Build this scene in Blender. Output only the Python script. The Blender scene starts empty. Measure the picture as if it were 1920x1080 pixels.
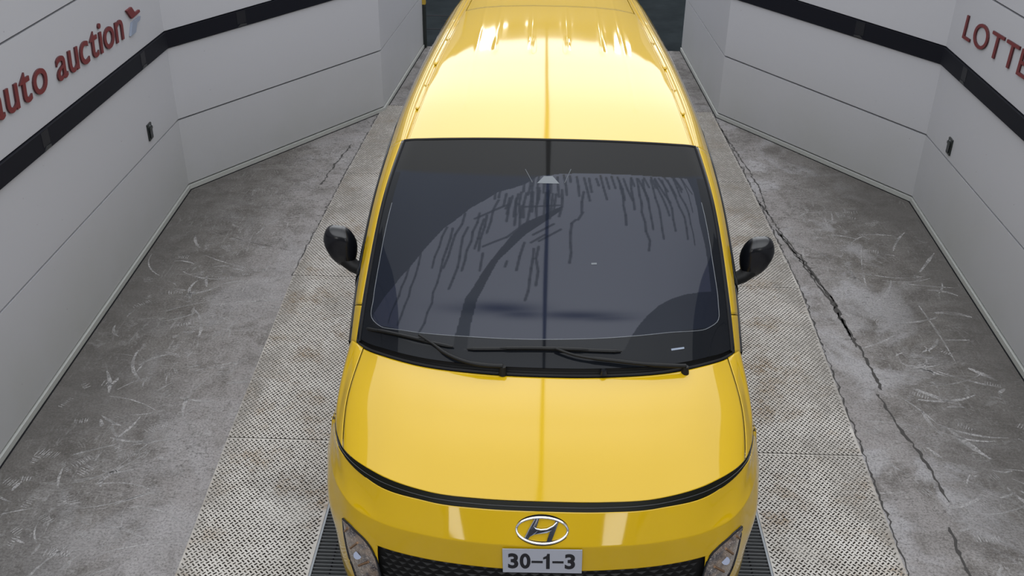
import bpy, bmesh, math, random
import numpy as np
from mathutils import Vector, Matrix
random.seed(7)
SC = bpy.context.scene
COL = SC.collection

# ------------------------------------------------------------------ camera, sky, exposure
F_PX, PITCH, YAW, ROLL = 1885.0, .51681, -.0279, -.0118
CAM = Vector((-.0469, -3.0311, 3.711))
def camera():
    cy, sy = math.cos(YAW), math.sin(YAW)
    rt = Vector((cy, -sy, 0)); fh = Vector((sy, cy, 0)); z = Vector((0, 0, 1))
    fw = fh*math.cos(PITCH) - z*math.sin(PITCH); up = fh*math.sin(PITCH) + z*math.cos(PITCH)
    ca, sa = math.cos(ROLL), math.sin(ROLL)
    r = rt*ca - up*sa; u = rt*sa + up*ca
    cd = bpy.data.cameras.new('camera'); co = bpy.data.objects.new('camera', cd); COL.objects.link(co)
    m = Matrix((r, u, -fw)).transposed().to_4x4(); m.translation = CAM
    co.matrix_world = m
    cd.sensor_width = 36; cd.lens = F_PX/1920*36; cd.clip_end = 300
    SC.camera = co
camera()
w = bpy.data.worlds.new('overcast_sky'); SC.world = w; w.use_nodes = True
nt = w.node_tree; nt.nodes.clear()
# overcast sky, brighter ahead of the van where the sun stands behind the cloud
N = nt.nodes.new
tc, bg, wo = N('ShaderNodeTexCoord'), N('ShaderNodeBackground'), N('ShaderNodeOutputWorld')
def wdot(d):
    x = N('ShaderNodeVectorMath'); x.operation = 'DOT_PRODUCT'; x.inputs[1].default_value = Vector(d).normalized()
    nt.links.new(tc.outputs['Generated'], x.inputs[0]); return x.outputs['Value']
def wm(op, a, b):
    x = N('ShaderNodeMath'); x.operation = op
    for k, q in ((0, a), (1, b)):
        if isinstance(q, (int, float)): x.inputs[k].default_value = q
        else: nt.links.new(q, x.inputs[k])
    return x.outputs[0]
ahead = wm('MULTIPLY', wm('POWER', wm('MAXIMUM', wdot((0, .90, .44)), 0.0), 1.6), 2.9)
glow = wm('MULTIPLY', wm('POWER', wm('MAXIMUM', wdot((0, .56, .83)), 0.0), 22.0), 2.2)
behind = wm('MULTIPLY', wm('POWER', wm('MAXIMUM', wdot((0, -.93, .36)), 0.0), 1.6), 2.9)
nt.links.new(wm('ADD', wm('ADD', wm('ADD', ahead, behind), glow), 1.2), bg.inputs[1]); bg.inputs[0].default_value = (.93, .96, 1.0, 1)
nt.links.new(bg.outputs[0], wo.inputs[0])
SC.view_settings.view_transform = 'Standard'; SC.view_settings.look = 'None'
SC.view_settings.exposure = -.36; SC.view_settings.gamma = 1.0; SC.view_settings.use_curve_mapping = False
SC.cycles.max_bounces = 6; SC.cycles.diffuse_bounces = 3; SC.cycles.glossy_bounces = 4; SC.cycles.use_denoising = True

# ------------------------------------------------------------------ materials
class Mat:
    def __init__(s, name, base=(.5, .5, .5), rough=.5, metal=0, spec=.5, coat=0, coat_rough=.03, coat_ior=1.5, emit=None, es=0):
        s.m = bpy.data.materials.new(name); s.m.use_nodes = True; s.t = s.m.node_tree
        s.b = s.t.nodes['Principled BSDF']; i = s.b.inputs
        i['Base Color'].default_value = (*base, 1); i['Roughness'].default_value = rough; i['Metallic'].default_value = metal
        i['Specular IOR Level'].default_value = spec; i['Coat Weight'].default_value = coat
        i['Coat Roughness'].default_value = coat_rough; i['Coat IOR'].default_value = coat_ior
        if emit: i['Emission Color'].default_value = (*emit, 1); i['Emission Strength'].default_value = es
    def n(s, typ, **kw):
        x = s.t.nodes.new(typ)
        for k, v in kw.items():
            if k in x.inputs.keys() if hasattr(x.inputs, 'keys') else False: x.inputs[k].default_value = v
            else: setattr(x, k, v)
        return x
    def l(s, a, b): s.t.links.new(a, b)
    def coord(s, scale=(1, 1, 1), rot=(0, 0, 0), loc=(0, 0, 0)):
        g = s.n('ShaderNodeNewGeometry'); mp = s.n('ShaderNodeMapping')
        mp.inputs['Scale'].default_value = scale; mp.inputs['Rotation'].default_value = rot; mp.inputs['Location'].default_value = loc
        s.l(g.outputs['Position'], mp.inputs[0]); return mp.outputs[0]
    def noise(s, vec, scale, detail=4, rough=.55, dist=0):
        x = s.n('ShaderNodeTexNoise'); x.inputs['Scale'].default_value = scale; x.inputs['Detail'].default_value = detail
        x.inputs['Roughness'].default_value = rough; x.inputs['Distortion'].default_value = dist
        s.l(vec, x.inputs['Vector']); return x.outputs['Fac']
    def step(s, v, a, b, lo=0.0, hi=1.0):
        x = s.n('ShaderNodeMapRange'); x.inputs[1].default_value = a; x.inputs[2].default_value = b
        x.inputs[3].default_value = lo; x.inputs[4].default_value = hi; s.l(v, x.inputs[0]); return x.outputs[0]
    def math(s, op, a, b):
        x = s.n('ShaderNodeMath'); x.operation = op
        for k, q in ((0, a), (1, b)):
            if isinstance(q, (int, float)): x.inputs[k].default_value = q
            else: s.l(q, x.inputs[k])
        return x.outputs[0]
    def mix(s, fac, a, b):
        x = s.n('ShaderNodeMix'); x.data_type = 'RGBA'
        if isinstance(fac, (int, float)): x.inputs[0].default_value = fac
        else: s.l(fac, x.inputs[0])
        for k, q in ((6, a), (7, b)):
            if isinstance(q, tuple): x.inputs[k].default_value = (*q, 1)
            else: s.l(q, x.inputs[k])
        return x.outputs[2]
    def color(s, c): s.l(c, s.b.inputs['Base Color'])
    def bump(s, h, strength=.3, dist=.01):
        x = s.n('ShaderNodeBump'); x.inputs['Strength'].default_value = strength; x.inputs['Distance'].default_value = dist
        s.l(h, x.inputs['Height']); s.l(x.outputs[0], s.b.inputs['Normal'])

MT = {}
def simple(name, *a, **k): MT[name] = Mat(name, *a, **k).m
m = Mat('yellow_paint', (.38, .225, .005), .5, coat=1, coat_ior=1.5, coat_rough=.05, spec=.06)
v = m.coord(); n1 = m.noise(v, 2.2, 3); n2 = m.noise(v, 160, 2)
m.color(m.mix(m.step(n1, .35, .7, 0, .35), (.45, .283, .002), (.47, .296, .003)))
MT['paint'] = m.m
simple('black_plastic', (.007, .007, .007), .5, spec=.2)
simple('bar_black', (.006, .0065, .004), .4, spec=.12)
simple('grille_black', (.012, .012, .012), .5, spec=.25)
simple('black_gloss', (.006, .007, .009), .12, spec=.6)
simple('mirror_shell', (.004, .0045, .006), .16, spec=.45)
simple('seam_black', (.004, .004, .004), .8, spec=.1)
simple('chrome', (.75, .76, .80), .08, metal=1)
simple('dark_chrome', (.10, .11, .14), .15, metal=1)
simple('rubber', (.012, .012, .013), .75, spec=.2)
simple('wheel_metal', (.45, .46, .48), .3, metal=1)
simple('side_glass', (.008, .010, .013), .03, spec=.4)
simple('lamp_amber', (.28, .17, .10), .2, metal=.6)
simple('decal_white', (.30, .31, .35), .45)
simple('decal_black', (.005, .005, .008), .5)
simple('pale_plastic', (.10, .11, .12), .5)
simple('sign_red', (.11, .010, .011), .5)
simple('sign_red_side', (.05, .006, .008), .5)
simple('sign_grey', (.19, .22, .28), .4)
simple('rail_navy', (.004, .0045, .008), .6, spec=.15)
simple('bracket_grey', (.016, .017, .019), .5)
simple('joint_dark', (.0065, .007, .010), .5, spec=.3)
simple('sensor_black', (.010, .013, .012), .3)
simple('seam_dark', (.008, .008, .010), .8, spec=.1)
simple('post_yellow', (.35, .23, .02), .5)
simple('galvanised', (.17, .18, .19), .45, metal=.35)
simple('grate_steel', (.085, .088, .09), .6, spec=.3)
simple('pit_dark', (.010, .010, .011), .9, spec=.1)
simple('lamp_glow', (1, 1, 1), .5, emit=(1, .98, .94), es=16)
simple('entrance_glow', (1, 1, 1), .5, emit=(1, .98, .94), es=5)
simple('lamp_body', (.10, .10, .10), .5)
simple('facade_grey', (.10, .10, .10), .8)
simple('joint_black', (.02, .016, .012), .9)
simple('cable_black', (.01, .01, .01), .7)

# headlamp lens: clear cover over a mottled bright reflector
m = Mat('lamp_lens', (.10, .085, .075), .08, coat=1, spec=.6)
v = m.coord((1, 1, 1)); a = m.noise(v, 95, 3, .7, 1.5); b = m.noise(v, 22, 2)
c1 = m.mix(m.step(b, .38, .62), (.045, .040, .045), (.17, .125, .095)); c2 = m.mix(m.step(a, .56, .68), c1, (.45, .40, .36))
m.color(c2); MT['lamp_lens'] = m.m

# wall panel: painted steel, slightly greyer and darker towards the floor
m = Mat('wall_panel', (.21, .21, .22), .5, spec=.3)
g = m.n('ShaderNodeNewGeometry'); sx = m.n('ShaderNodeSeparateXYZ'); m.l(g.outputs['Position'], sx.inputs[0])
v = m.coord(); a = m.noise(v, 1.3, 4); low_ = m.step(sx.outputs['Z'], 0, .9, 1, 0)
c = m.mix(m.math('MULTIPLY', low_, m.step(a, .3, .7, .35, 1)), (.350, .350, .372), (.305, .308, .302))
sp_ = m.noise(v, 26, 2); c = m.mix(m.step(sp_, .76, .80, 0, .5), c, (.10, .10, .09))
m.color(c); MT['wall_panel'] = m.m
m = Mat('baseboard', (.32, .325, .31), .5, spec=.3); MT['baseboard'] = m.m

# worn concrete: grey, dusty pale where wheels and boots drag dirt, painted darker along the walls as corner shading
def concrete(name):
    m = Mat(name, (.12, .12, .12), .85, spec=.25)
    g = m.n('ShaderNodeNewGeometry'); sx = m.n('ShaderNodeSeparateXYZ'); m.l(g.outputs['Position'], sx.inputs[0])
    ax = m.math('ABSOLUTE', sx.outputs['X'], 0)
    v = m.coord()
    big = m.noise(v, .9, 4, .6); mid = m.noise(v, 4.5, 6, .65, .6); fine = m.noise(v, 38, 5, .7); gr = m.noise(v, 150, 2)
    near = m.math('ADD', m.step(ax, 2.75, 1.9, 0, 1), m.step(big, .3, .7, -.3, .3))      # dust by the steel track, fading into the painted dark at the walls
    c = m.mix(m.step(mid, .38, .60), (.078, .069, .061), (.148, .136, .126))
    c = m.mix(m.math('MULTIPLY', m.step(near, .15, .95), m.step(mid, .36, .58, .35, 1)), c, (.225, .210, .206))
    wp = m.math('MULTIPLY', m.step(m.noise(m.coord((1, .8, 1), (0, 0, 0), (6, 6, 0)), 1.9, 5, .62, .5), .50, .60), m.step(sx.outputs['X'], 1.0, 2.0, .45, 1))
    c = m.mix(m.math('MULTIPLY', m.math('MULTIPLY', wp, m.step(ax, 2.95, 2.45)), .8), c, (.30, .292, .298))
    c = m.mix(m.step(fine, .56, .74, 0, .55), c, (.06, .055, .05))
    # scraped streaks of pale dust: short directional strokes in patches
    pm = m.step(m.noise(m.coord((1, 1, 1), (0, 0, 0), (7, 3, 0)), 1.7, 3), .36, .60)
    st = None
    for sc_, rt_, lo_, ns in (((9, 1.4, 1), -.35, (0, 0, 0), 3.0), ((1.5, 8, 1), .55, (3, 1, 0), 2.8), ((10, 1.8, 1), .9, (1, 6, 0), 3.4), ((2.4, 2.4, 1), 0, (8, 2, 0), 3.2)):
        q = m.step(m.noise(m.coord(sc_, (0, 0, rt_), lo_), ns, 6, .72, 1.0), .585, .66)
        st = q if st is None else m.math('MAXIMUM', st, q)
    c = m.mix(m.math('MULTIPLY', m.math('MULTIPLY', st, pm), .85), c, (.29, .28, .275))
    # boot and tyre tread prints: fine ribs inside small blobs
    for rt_, lo_, sc2 in ((1.1, (2, 9, 0), 15), (-.4, (5, 5, 0), 12), (2.4, (9, 1, 0), 19)):
        wv = m.n('ShaderNodeTexWave'); wv.inputs['Scale'].default_value = sc2; wv.inputs['Distortion'].default_value = 7; wv.inputs['Detail'].default_value = 3
        wv.inputs['Detail Scale'].default_value = 1.2
        m.l(m.coord((1, 1, 1), (0, 0, rt_), lo_), wv.inputs['Vector'])
        blob = m.step(m.noise(m.coord((1, 1, 1), (0, 0, 0), lo_), 6.5, 3, .6, .8), .60, .68)
        c = m.mix(m.math('MULTIPLY', m.math('MULTIPLY', m.step(wv.outputs['Fac'], .5, .8), blob), .5), c, (.26, .25, .245))
    dk = m.noise(m.coord((1, 2.6, 1), (0, 0, .05), (4, 4, 0)), 20, 5, .75, .8); pk = m.step(m.noise(v, 1.25, 3), .42, .60)
    c = m.mix(m.math('MULTIPLY', m.step(dk, .56, .66), m.math('ADD', m.math('ADD', m.math('MULTIPLY', pk, .6), .2), m.math('MULTIPLY', m.step(sx.outputs['Y'], 3.6, 5.2), m.step(ax, 2.5, 2.1)))), c, (.045, .040, .036))
    c = m.mix(m.math('MULTIPLY', m.step(dk, .42, .34), .4), c, (.27, .262, .255))
    grit = m.noise(v, 75, 4, .8)
    c = m.mix(m.step(grit, .52, .36, 0, .55), c, (.030, .028, .026)); c = m.mix(m.step(grit, .52, .68, 0, .5), c, (.28, .27, .26))
    # cracks and dark pits
    vo = m.n('ShaderNodeTexVoronoi'); vo.feature = 'DISTANCE_TO_EDGE'; vo.inputs['Scale'].default_value = 2.2
    dv = m.n('ShaderNodeVectorMath'); dv.operation = 'ADD'
    nz = m.n('ShaderNodeTexNoise'); nz.inputs['Scale'].default_value = 3; nz.inputs['Detail'].default_value = 6; m.l(v, nz.inputs['Vector'])
    m.l(v, dv.inputs[0]); m.l(nz.outputs['Color'], dv.inputs[1]); m.l(dv.outputs[0], vo.inputs['Vector'])
    ck = m.math('MULTIPLY', m.step(vo.outputs['Distance'], .000, .006, 1, 0), m.step(m.noise(v, 1.1, 2), .50, .58))
    c = m.mix(m.math('MULTIPLY', ck, .6), c, (.03, .028, .026))
    c = m.mix(m.step(m.noise(v, 60, 2), .70, .76, 0, .7), c, (.04, .037, .034))
    # corner shading painted dark towards the walls; grime near the mouth of the booth
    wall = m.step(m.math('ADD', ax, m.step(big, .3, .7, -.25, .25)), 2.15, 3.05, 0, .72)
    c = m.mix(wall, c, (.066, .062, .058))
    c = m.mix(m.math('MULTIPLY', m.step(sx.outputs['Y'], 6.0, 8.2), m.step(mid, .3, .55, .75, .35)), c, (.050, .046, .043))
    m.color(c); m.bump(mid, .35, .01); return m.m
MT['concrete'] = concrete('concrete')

m = Mat('asphalt', (.035, .040, .043), 1, spec=0); v = m.coord(); a = m.noise(v, 2.0, 5, .6)
m.color(m.mix(m.step(a, .3, .7), (.012, .0145, .016), (.019, .023, .025))); MT['asphalt'] = m.m

# dusty steel tread plate
m = Mat('tread_plate', (.3, .29, .27), .65, metal=0, spec=.4)
v = m.coord(); a = m.noise(v, 3.0, 5, .65); b = m.noise(v, 45, 4, .7); r1 = m.noise(m.coord((1, 1, 1), (0, 0, 0), (5, 2, 0)), 2.4, 5, .7)
c = m.mix(m.step(a, .3, .7), (.350, .325, .290), (.470, .448, .418))
c = m.mix(m.step(b, .60, .78, 0, .55), c, (.13, .12, .10))
c = m.mix(m.math('MULTIPLY', m.step(r1, .50, .66), m.step(b, .40, .60, .25, .9)), c, (.185, .120, .055))
c = m.mix(m.step(m.noise(m.coord((1, 1, 1), (0, 0, 0), (1, 4, 0)), 1.3, 4), .60, .74, 0, .5), c, (.13, .12, .105))
def grime_mask(m):
    g = m.n('ShaderNodeNewGeometry'); sx = m.n('ShaderNodeSeparateXYZ'); m.l(g.outputs['Position'], sx.inputs[0])
    ax = m.math('ABSOLUTE', sx.outputs['X'], 0); far = m.step(sx.outputs['Y'], 4.2, 6.0, 0, .35)
    q = m.math('ADD', m.math('ADD', ax, far), m.step(m.noise(m.coord((1, .5, 1), (0, 0, 0), (2, 2, 0)), 2.6, 4, .6), .3, .7, -.22, .22))
    return m.math('MULTIPLY', m.step(q, 1.68, 1.92), m.step(m.noise(m.coord(), 33, 4, .7), .35, .55, .35, 1))
c = m.mix(m.math('MULTIPLY', grime_mask(m), .8), c, (.150, .138, .122))
m.color(c); MT['tread_plate'] = m.m
m = Mat('tread_lug', (.05, .04, .03), .75, spec=.15)
v = m.coord(); a = m.noise(v, 1.7, 3, .6); b = m.noise(v, 70, 2)
c = m.mix(m.step(b, .35, .65), (.008, .006, .005), (.028, .021, .015)); c = m.mix(m.step(a, .60, .72, 0, .6), c, (.22, .21, .19))
c = m.mix(m.step(m.noise(v, 28, 2), .58, .66, 0, .55), c, (.22, .205, .18))
c = m.mix(m.math('MULTIPLY', grime_mask(m), .75), c, (.130, .120, .105))
m.color(c); MT['tread_lug'] = m.m

# windscreen: near-black glass, a dusty grey film left outside the wiper arcs (attribute "film"), black ceramic edge ("frit"), smears ("smear")
m = Mat('windscreen', (.02, .02, .025), .04, spec=.5)
def attr(nm):
    x = m.n('ShaderNodeAttribute'); x.attribute_name = nm; return x.outputs['Fac']
fl_, fr_, sm_, sb_ = attr('film'), attr('frit'), attr('smear'), attr('band')
v = m.coord(); a = m.noise(v, 1.5, 2)
glass = m.mix(m.step(a, .3, .7), (.008, .010, .0165), (.009, .012, .019))
glass = m.mix(sb_, glass, (.010, .010, .010))
glass = m.mix(fl_, glass, (.011, .014, .026))
glass = m.mix(fr_, glass, (.006, .007, .009))
spl = m.math('ADD', m.math('MULTIPLY', fl_, .30), .18)          # the greasy film mirrors the sky more than the wiped glass
spl = m.math('MULTIPLY', spl, m.math('SUBTRACT', 1.0, m.math('MULTIPLY', sm_, .85)))
m.l(spl, m.b.inputs['Specular IOR Level'])
m.color(glass); MT['windscreen'] = m.m

# ------------------------------------------------------------------ helpers
def link(o, parent=None):
    COL.objects.link(o)
    if parent is not None: o.parent = parent
    return o
def tag(o, label=None, cat=None, group=None, kind=None):
    if label: o['label'] = label
    if cat: o['category'] = cat
    if group: o['group'] = group
    if kind: o['kind'] = kind
    return o
def empty(name, loc=(0, 0, 0)):
    o = bpy.data.objects.new(name, None); COL.objects.link(o); o.location = loc; return o
def mesh(name, verts, faces, mat, parent=None, smooth=False):
    me = bpy.data.meshes.new(name); me.from_pydata([tuple(map(float, p)) for p in verts], [], [tuple(map(int, f)) for f in faces]); me.update()
    me.materials.append(mat if not isinstance(mat, str) else MT[mat])
    if smooth: me.polygons.foreach_set('use_smooth', [True]*len(me.polygons))
    return link(bpy.data.objects.new(name, me), parent)
def grid(name, P, mat, parent=None, keep=None, thick=0, smooth=True, flip=False):
    """quad sheet over an n x m x 3 array of points"""
    n, mm = P.shape[:2]; idx = np.arange(n*mm).reshape(n, mm)
    a, b, c, d = idx[:-1, :-1], idx[1:, :-1], idx[1:, 1:], idx[:-1, 1:]
    F = np.stack([a, d, c, b] if not flip else [a, b, c, d], -1).reshape(-1, 4)
    if keep is not None: F = F[keep.reshape(-1)]
    used = np.unique(F); rm = -np.ones(n*mm, int); rm[used] = np.arange(len(used))
    V = P.reshape(-1, 3)[used]; F = rm[F]
    me = bpy.data.meshes.new(name); me.vertices.add(len(V)); me.vertices.foreach_set('co', V.astype(np.float32).ravel())
    me.loops.add(F.size); me.loops.foreach_set('vertex_index', F.astype(np.int32).ravel())
    me.polygons.add(len(F)); me.polygons.foreach_set('loop_start', np.arange(0, F.size, 4, dtype=np.int32))
    me.polygons.foreach_set('loop_total', np.full(len(F), 4, np.int32))
    if smooth: me.polygons.foreach_set('use_smooth', np.ones(len(F), bool))
    me.update(calc_edges=True); me.validate(); me.materials.append(MT[mat])
    o = link(bpy.data.objects.new(name, me), parent)
    if thick:
        so = o.modifiers.new('thickness', 'SOLIDIFY'); so.thickness = thick; so.offset = -1
    return o
def box_vf(x0, x1, y0, y1, z0, z1):
    V = [(x, y, z) for x in (x0, x1) for y in (y0, y1) for z in (z0, z1)]
    return V, [(0, 1, 3, 2), (4, 6, 7, 5), (0, 4, 5, 1), (2, 3, 7, 6), (0, 2, 6, 4), (1, 5, 7, 3)]
def box(name, x0, x1, y0, y1, z0, z1, mat, parent=None, bevel=0):
    o = mesh(name, *box_vf(x0, x1, y0, y1, z0, z1), mat, parent)
    if bevel:
        b = o.modifiers.new('edge', 'BEVEL'); b.width = bevel; b.segments = 2
    return o
def join_vf(parts):
    V, F = [], []
    for v, f in parts:
        k = len(V); V += list(v); F += [tuple(i+k for i in q) for q in f]
    return V, F
def tube_vf(pts, rad, seg=8, closed=False):
    pts = [Vector(p) for p in pts]; n = len(pts); V, F = [], []
    rads = rad if isinstance(rad, (list, tuple)) else [rad]*n
    for i, p in enumerate(pts):
        a = pts[(i-1) % n] if (closed or i > 0) else p; b = pts[(i+1) % n] if (closed or i < n-1) else p
        d = (b-a).normalized(); up = Vector((0, 0, 1)) if abs(d.z) < .95 else Vector((0, 1, 0))
        s = d.cross(up).normalized(); t = s.cross(d)
        for k in range(seg):
            an = 2*math.pi*k/seg; V.append(p + (s*math.cos(an) + t*math.sin(an))*rads[i])
    for i in range(n if closed else n-1):
        j = (i+1) % n
        for k in range(seg):
            k2 = (k+1) % seg; F.append((i*seg+k, i*seg+k2, j*seg+k2, j*seg+k))
    if not closed: F.append(tuple(range(seg))[::-1]); F.append(tuple((n-1)*seg+k for k in range(seg)))
    return V, F
def prism_vf(poly, org, ex, ey, ez, h):
    """extrude a 2-D outline by h along ez, standing at org with axes ex, ey"""
    org, ex, ey, ez = map(Vector, (org, ex, ey, ez)); n = len(poly)
    V = [org+ex*a+ey*b for a, b in poly] + [org+ex*a+ey*b+ez*h for a, b in poly]
    F = [tuple(range(n))[::-1], tuple(range(n, 2*n))] + [(i, (i+1) % n, n+(i+1) % n, n+i) for i in range(n)]
    return V, F
def fix_normals(o):
    bm = bmesh.new(); bm.from_mesh(o.data); bmesh.ops.recalc_face_normals(bm, faces=bm.faces); bm.to_mesh(o.data); bm.free(); return o
def smooth_angle(o, deg=35):
    o.data.polygons.foreach_set('use_smooth', [True]*len(o.data.polygons))
    o.data.set_sharp_from_angle(angle=math.radians(deg)); return o

# ------------------------------------------------------------------ floor
LEDGE = [(-1.80, -6), (-1.791, .53), (-1.84, 1.62), (-1.895, 3.59), (-1.842, 5.56), (-1.762, 7.45)]   # outer edge of the left steel track
REDGE = [(1.81, -6), (1.838, .69), (1.868, 1.65), (1.925, 3.62), (1.875, 5.56), (1.80, 7.45)]
LIN, RIN = -1.140, 1.172
def ex(edge, y): return float(np.interp(y, [p[1] for p in edge], [p[0] for p in edge]))
parts = [box_vf(-6, LIN-.02, -8, 9.75, -.3, 0), box_vf(RIN+.02, 6, -8, 9.75, -.3, 0), box_vf(LIN-.02, RIN+.02, 1.32, 9.75, -.3, -.002),
         box_vf(LIN-.02, RIN+.02, -8, -.22, -.3, -.002)]
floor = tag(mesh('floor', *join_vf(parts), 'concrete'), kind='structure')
box('pit', LIN-.02, RIN+.02, -.22, 1.32, -.32, -.16, 'pit_dark', floor)
JY = [-4.32, -2.35, -.37, 1.62, 3.59, 5.56, 7.45]
def quad_plate(edge, inner, y0, y1, side):
    a, b = ex(edge, y0), ex(edge, y1); n = 6; g = .0035
    ys = np.linspace(y0+g, y1-g, n); V = []
    for y in ys:
        e = ex(edge, y); V += [(e, y, .008), (inner, y, .008), (e, y, -.01), (inner, y, -.01)]
    F = []
    for i in range(n-1):
        k = 4*i; F += [(k, k+1, k+5, k+4), (k+2, k+6, k+7, k+3), (k, k+4, k+6, k+2), (k+1, k+3, k+7, k+5)]
    F += [(0, 2, 3, 1), (4*n-4, 4*n-3, 4*n-1, 4*n-2)]
    p = fix_normals(mesh('diamond_plate', V, F, 'tread_plate', floor))
    V, F = [], []; y = y0+.010; j = 0
    while y < y1-.008:
        e = ex(edge, y); lo, hi = min(e, inner)+.014, max(e, inner)-.014; x = lo+.0135*(j % 2)
        while x < hi:
            an = math.pi/4*(1 if j % 2 else -1) + random.uniform(-.08, .08)
            L, W = .0116*random.uniform(.85, 1.1), .0045*random.uniform(.8, 1.15); c, sn = math.cos(an), math.sin(an); k = len(V)
            for (u, v_, z) in ((-L, 0, .0085), (-L*.6, -W, .0085), (L*.6, -W, .0085), (L, 0, .0085), (L*.6, W, .0085), (-L*.6, W, .0085), (-L*.5, 0, .0108), (L*.5, 0, .0108)):
                V.append((x+u*c-v_*sn, y+u*sn+v_*c, z-.0005))
            F += [(k, k+1, k+6), (k+1, k+2, k+7, k+6), (k+2, k+3, k+7), (k+3, k+4, k+7), (k+4, k+5, k+6, k+7), (k+5, k, k+6)]
            x += .027
        y += .0178; j += 1
    tag(mesh('tread_lugs', V, F, 'tread_lug', p), kind='stuff')
for y0, y1 in zip(JY[2:-1], JY[3:]):
    quad_plate(LEDGE, LIN, y0, y1, -1); quad_plate(REDGE, RIN, y0, y1, 1)
for y in JY[2:]:
    for e, i_ in ((LEDGE, LIN), (REDGE, RIN)): a, b = sorted((ex(e, y), i_)); box('plate_joint', a, b, y-.006, y+.006, .0, .0075, 'joint_black', floor)
# cracks beside the tracks
def ribbon(name, pts, wid, z, mat, parent):
    V, F = [], []; rnd = random.Random(len(pts))
    P = [Vector((x, y, z)) for x, y in pts]; Q = []
    for a, b in zip(P[:-1], P[1:]):
        n = max(2, int((b-a).length/.03))
        for i in range(n): Q.append(a.lerp(b, i/n)+Vector((rnd.gauss(0, .006), rnd.gauss(0, .004), 0)))
    Q.append(P[-1])
    for i, q in enumerate(Q):
        w_ = wid*rnd.uniform(.25, 1.3); V += [(q.x-w_, q.y, z), (q.x+w_, q.y, z)]
        if i: k = 2*i; F.append((k-2, k-1, k+1, k))
    return mesh(name, V, F, mat, parent)
simple('crack_dark', (.035, .032, .030), .9)
for pts, wd in (([(1.90, 5.2), (1.98, 4.5), (2.08, 3.9), (2.13, 3.35), (2.16, 2.75), (2.17, 2.3)], .010), ([(2.13, 2.25), (2.16, 1.95), (2.22, 1.6), (2.24, 1.25)], .010),
                ([(2.17, 1.05), (2.15, .8), (2.18, .5), (2.16, .3)], .011), ([(1.82, 7.0), (1.9, 6.2), (1.96, 5.5), (1.93, 4.9)], .007),
                ([(-1.92, 6.3), (-1.98, 5.8), (-2.03, 5.3)], .009), ([(-2.0, 4.0), (-2.4, 4.15), (-2.7, 4.3)], .004), ([(-2.1, 3.3), (-2.5, 3.2)], .004)):
    ribbon('crack', pts, wd, .0012, 'crack_dark', floor)
for _ in range(3):
    ribbon('crack', [(x+random.uniform(-.02, .02), y+random.uniform(-.1, .1)) for x, y in [(1.96, 4.6), (2.06, 4.0), (2.12, 3.4), (2.15, 2.9)]], .007, .0013, 'crack_dark', floor)
ribbon('crack', [(x-.012 if x < 0 else x+.012, y) for x, y in REDGE[1:]], .007, .0012, 'crack_dark', floor)
ribbon('crack', [(x-.010, y) for x, y in LEDGE[3:]], .006, .0012, 'crack_dark', floor)

# pale scrapes and tread prints of dried dust
m = Mat('dust', (.33, .32, .315), .9, spec=.1)
v = m.coord(); tr = m.n('ShaderNodeBsdfTransparent'); mx = m.n('ShaderNodeMixShader'); a = m.step(m.noise(v, 55, 4, .75), .36, .58, .20, .90)
m.l(m.math('MULTIPLY', a, m.step(m.noise(v, 6, 2), .35, .6, .25, 1)), mx.inputs[0]); m.l(tr.outputs[0], mx.inputs[1]); m.l(m.b.outputs[0], mx.inputs[2])
m.l(mx.outputs[0], m.t.nodes['Material Output'].inputs[0]); MT['dust'] = m.m
rd = random.Random(21); V, F = [], []
def stroke(x, y, an, L, W, bend):
    n = 8; c0 = len(V)
    for i in range(n+1):
        t = i/n; a2 = an+bend*(t-.5); x += math.cos(a2)*L/n; y += math.sin(a2)*L/n
        w_ = W*(.25+.75*math.sin(math.pi*min(.95, t*.9+.08)))*rd.uniform(.75, 1.25)
        V.extend([(x-math.sin(a2)*w_, y+math.cos(a2)*w_, .0008), (x+math.sin(a2)*w_, y-math.cos(a2)*w_, .0008)])
        if i: k = c0+2*i; F.append((k-2, k, k+1, k-1))
def place(side):
    while True:
        y = rd.uniform(.2, 5.0) if side > 0 else rd.uniform(.2, 4.2)
        a = abs(rd.gauss(2.48, .26))
        lim = 3.0 if y < 5 else 2.6
        if 1.98 < a < lim: return side*a, y
for side, ns, np_ in ((-1, 95, 85), (1, 95, 75)):
    for _ in range(ns):
        x, y = place(side); stroke(x, y, rd.choice([rd.uniform(.9, 2.2), rd.uniform(-.5, .6), rd.uniform(0, 3.14)]), rd.choice([.08, .12, .18, .26, .4]), rd.uniform(.004, .013), rd.uniform(-1.1, 1.1))
    for _ in range(np_):
        x, y = place(side); an = rd.uniform(0, 3.14); nb = rd.randint(4, 9); L = rd.uniform(.035, .075)
        for k in range(nb):
            d = (k-nb/2)*.0155; stroke(x-math.sin(an)*d-math.cos(an)*L/2, y+math.cos(an)*d-math.sin(an)*L/2, an, L*rd.uniform(.7, 1.1), .0034, rd.uniform(-.5, .5))
tag(mesh('dust_marks', V, F, 'dust', floor), kind='stuff')
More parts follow.
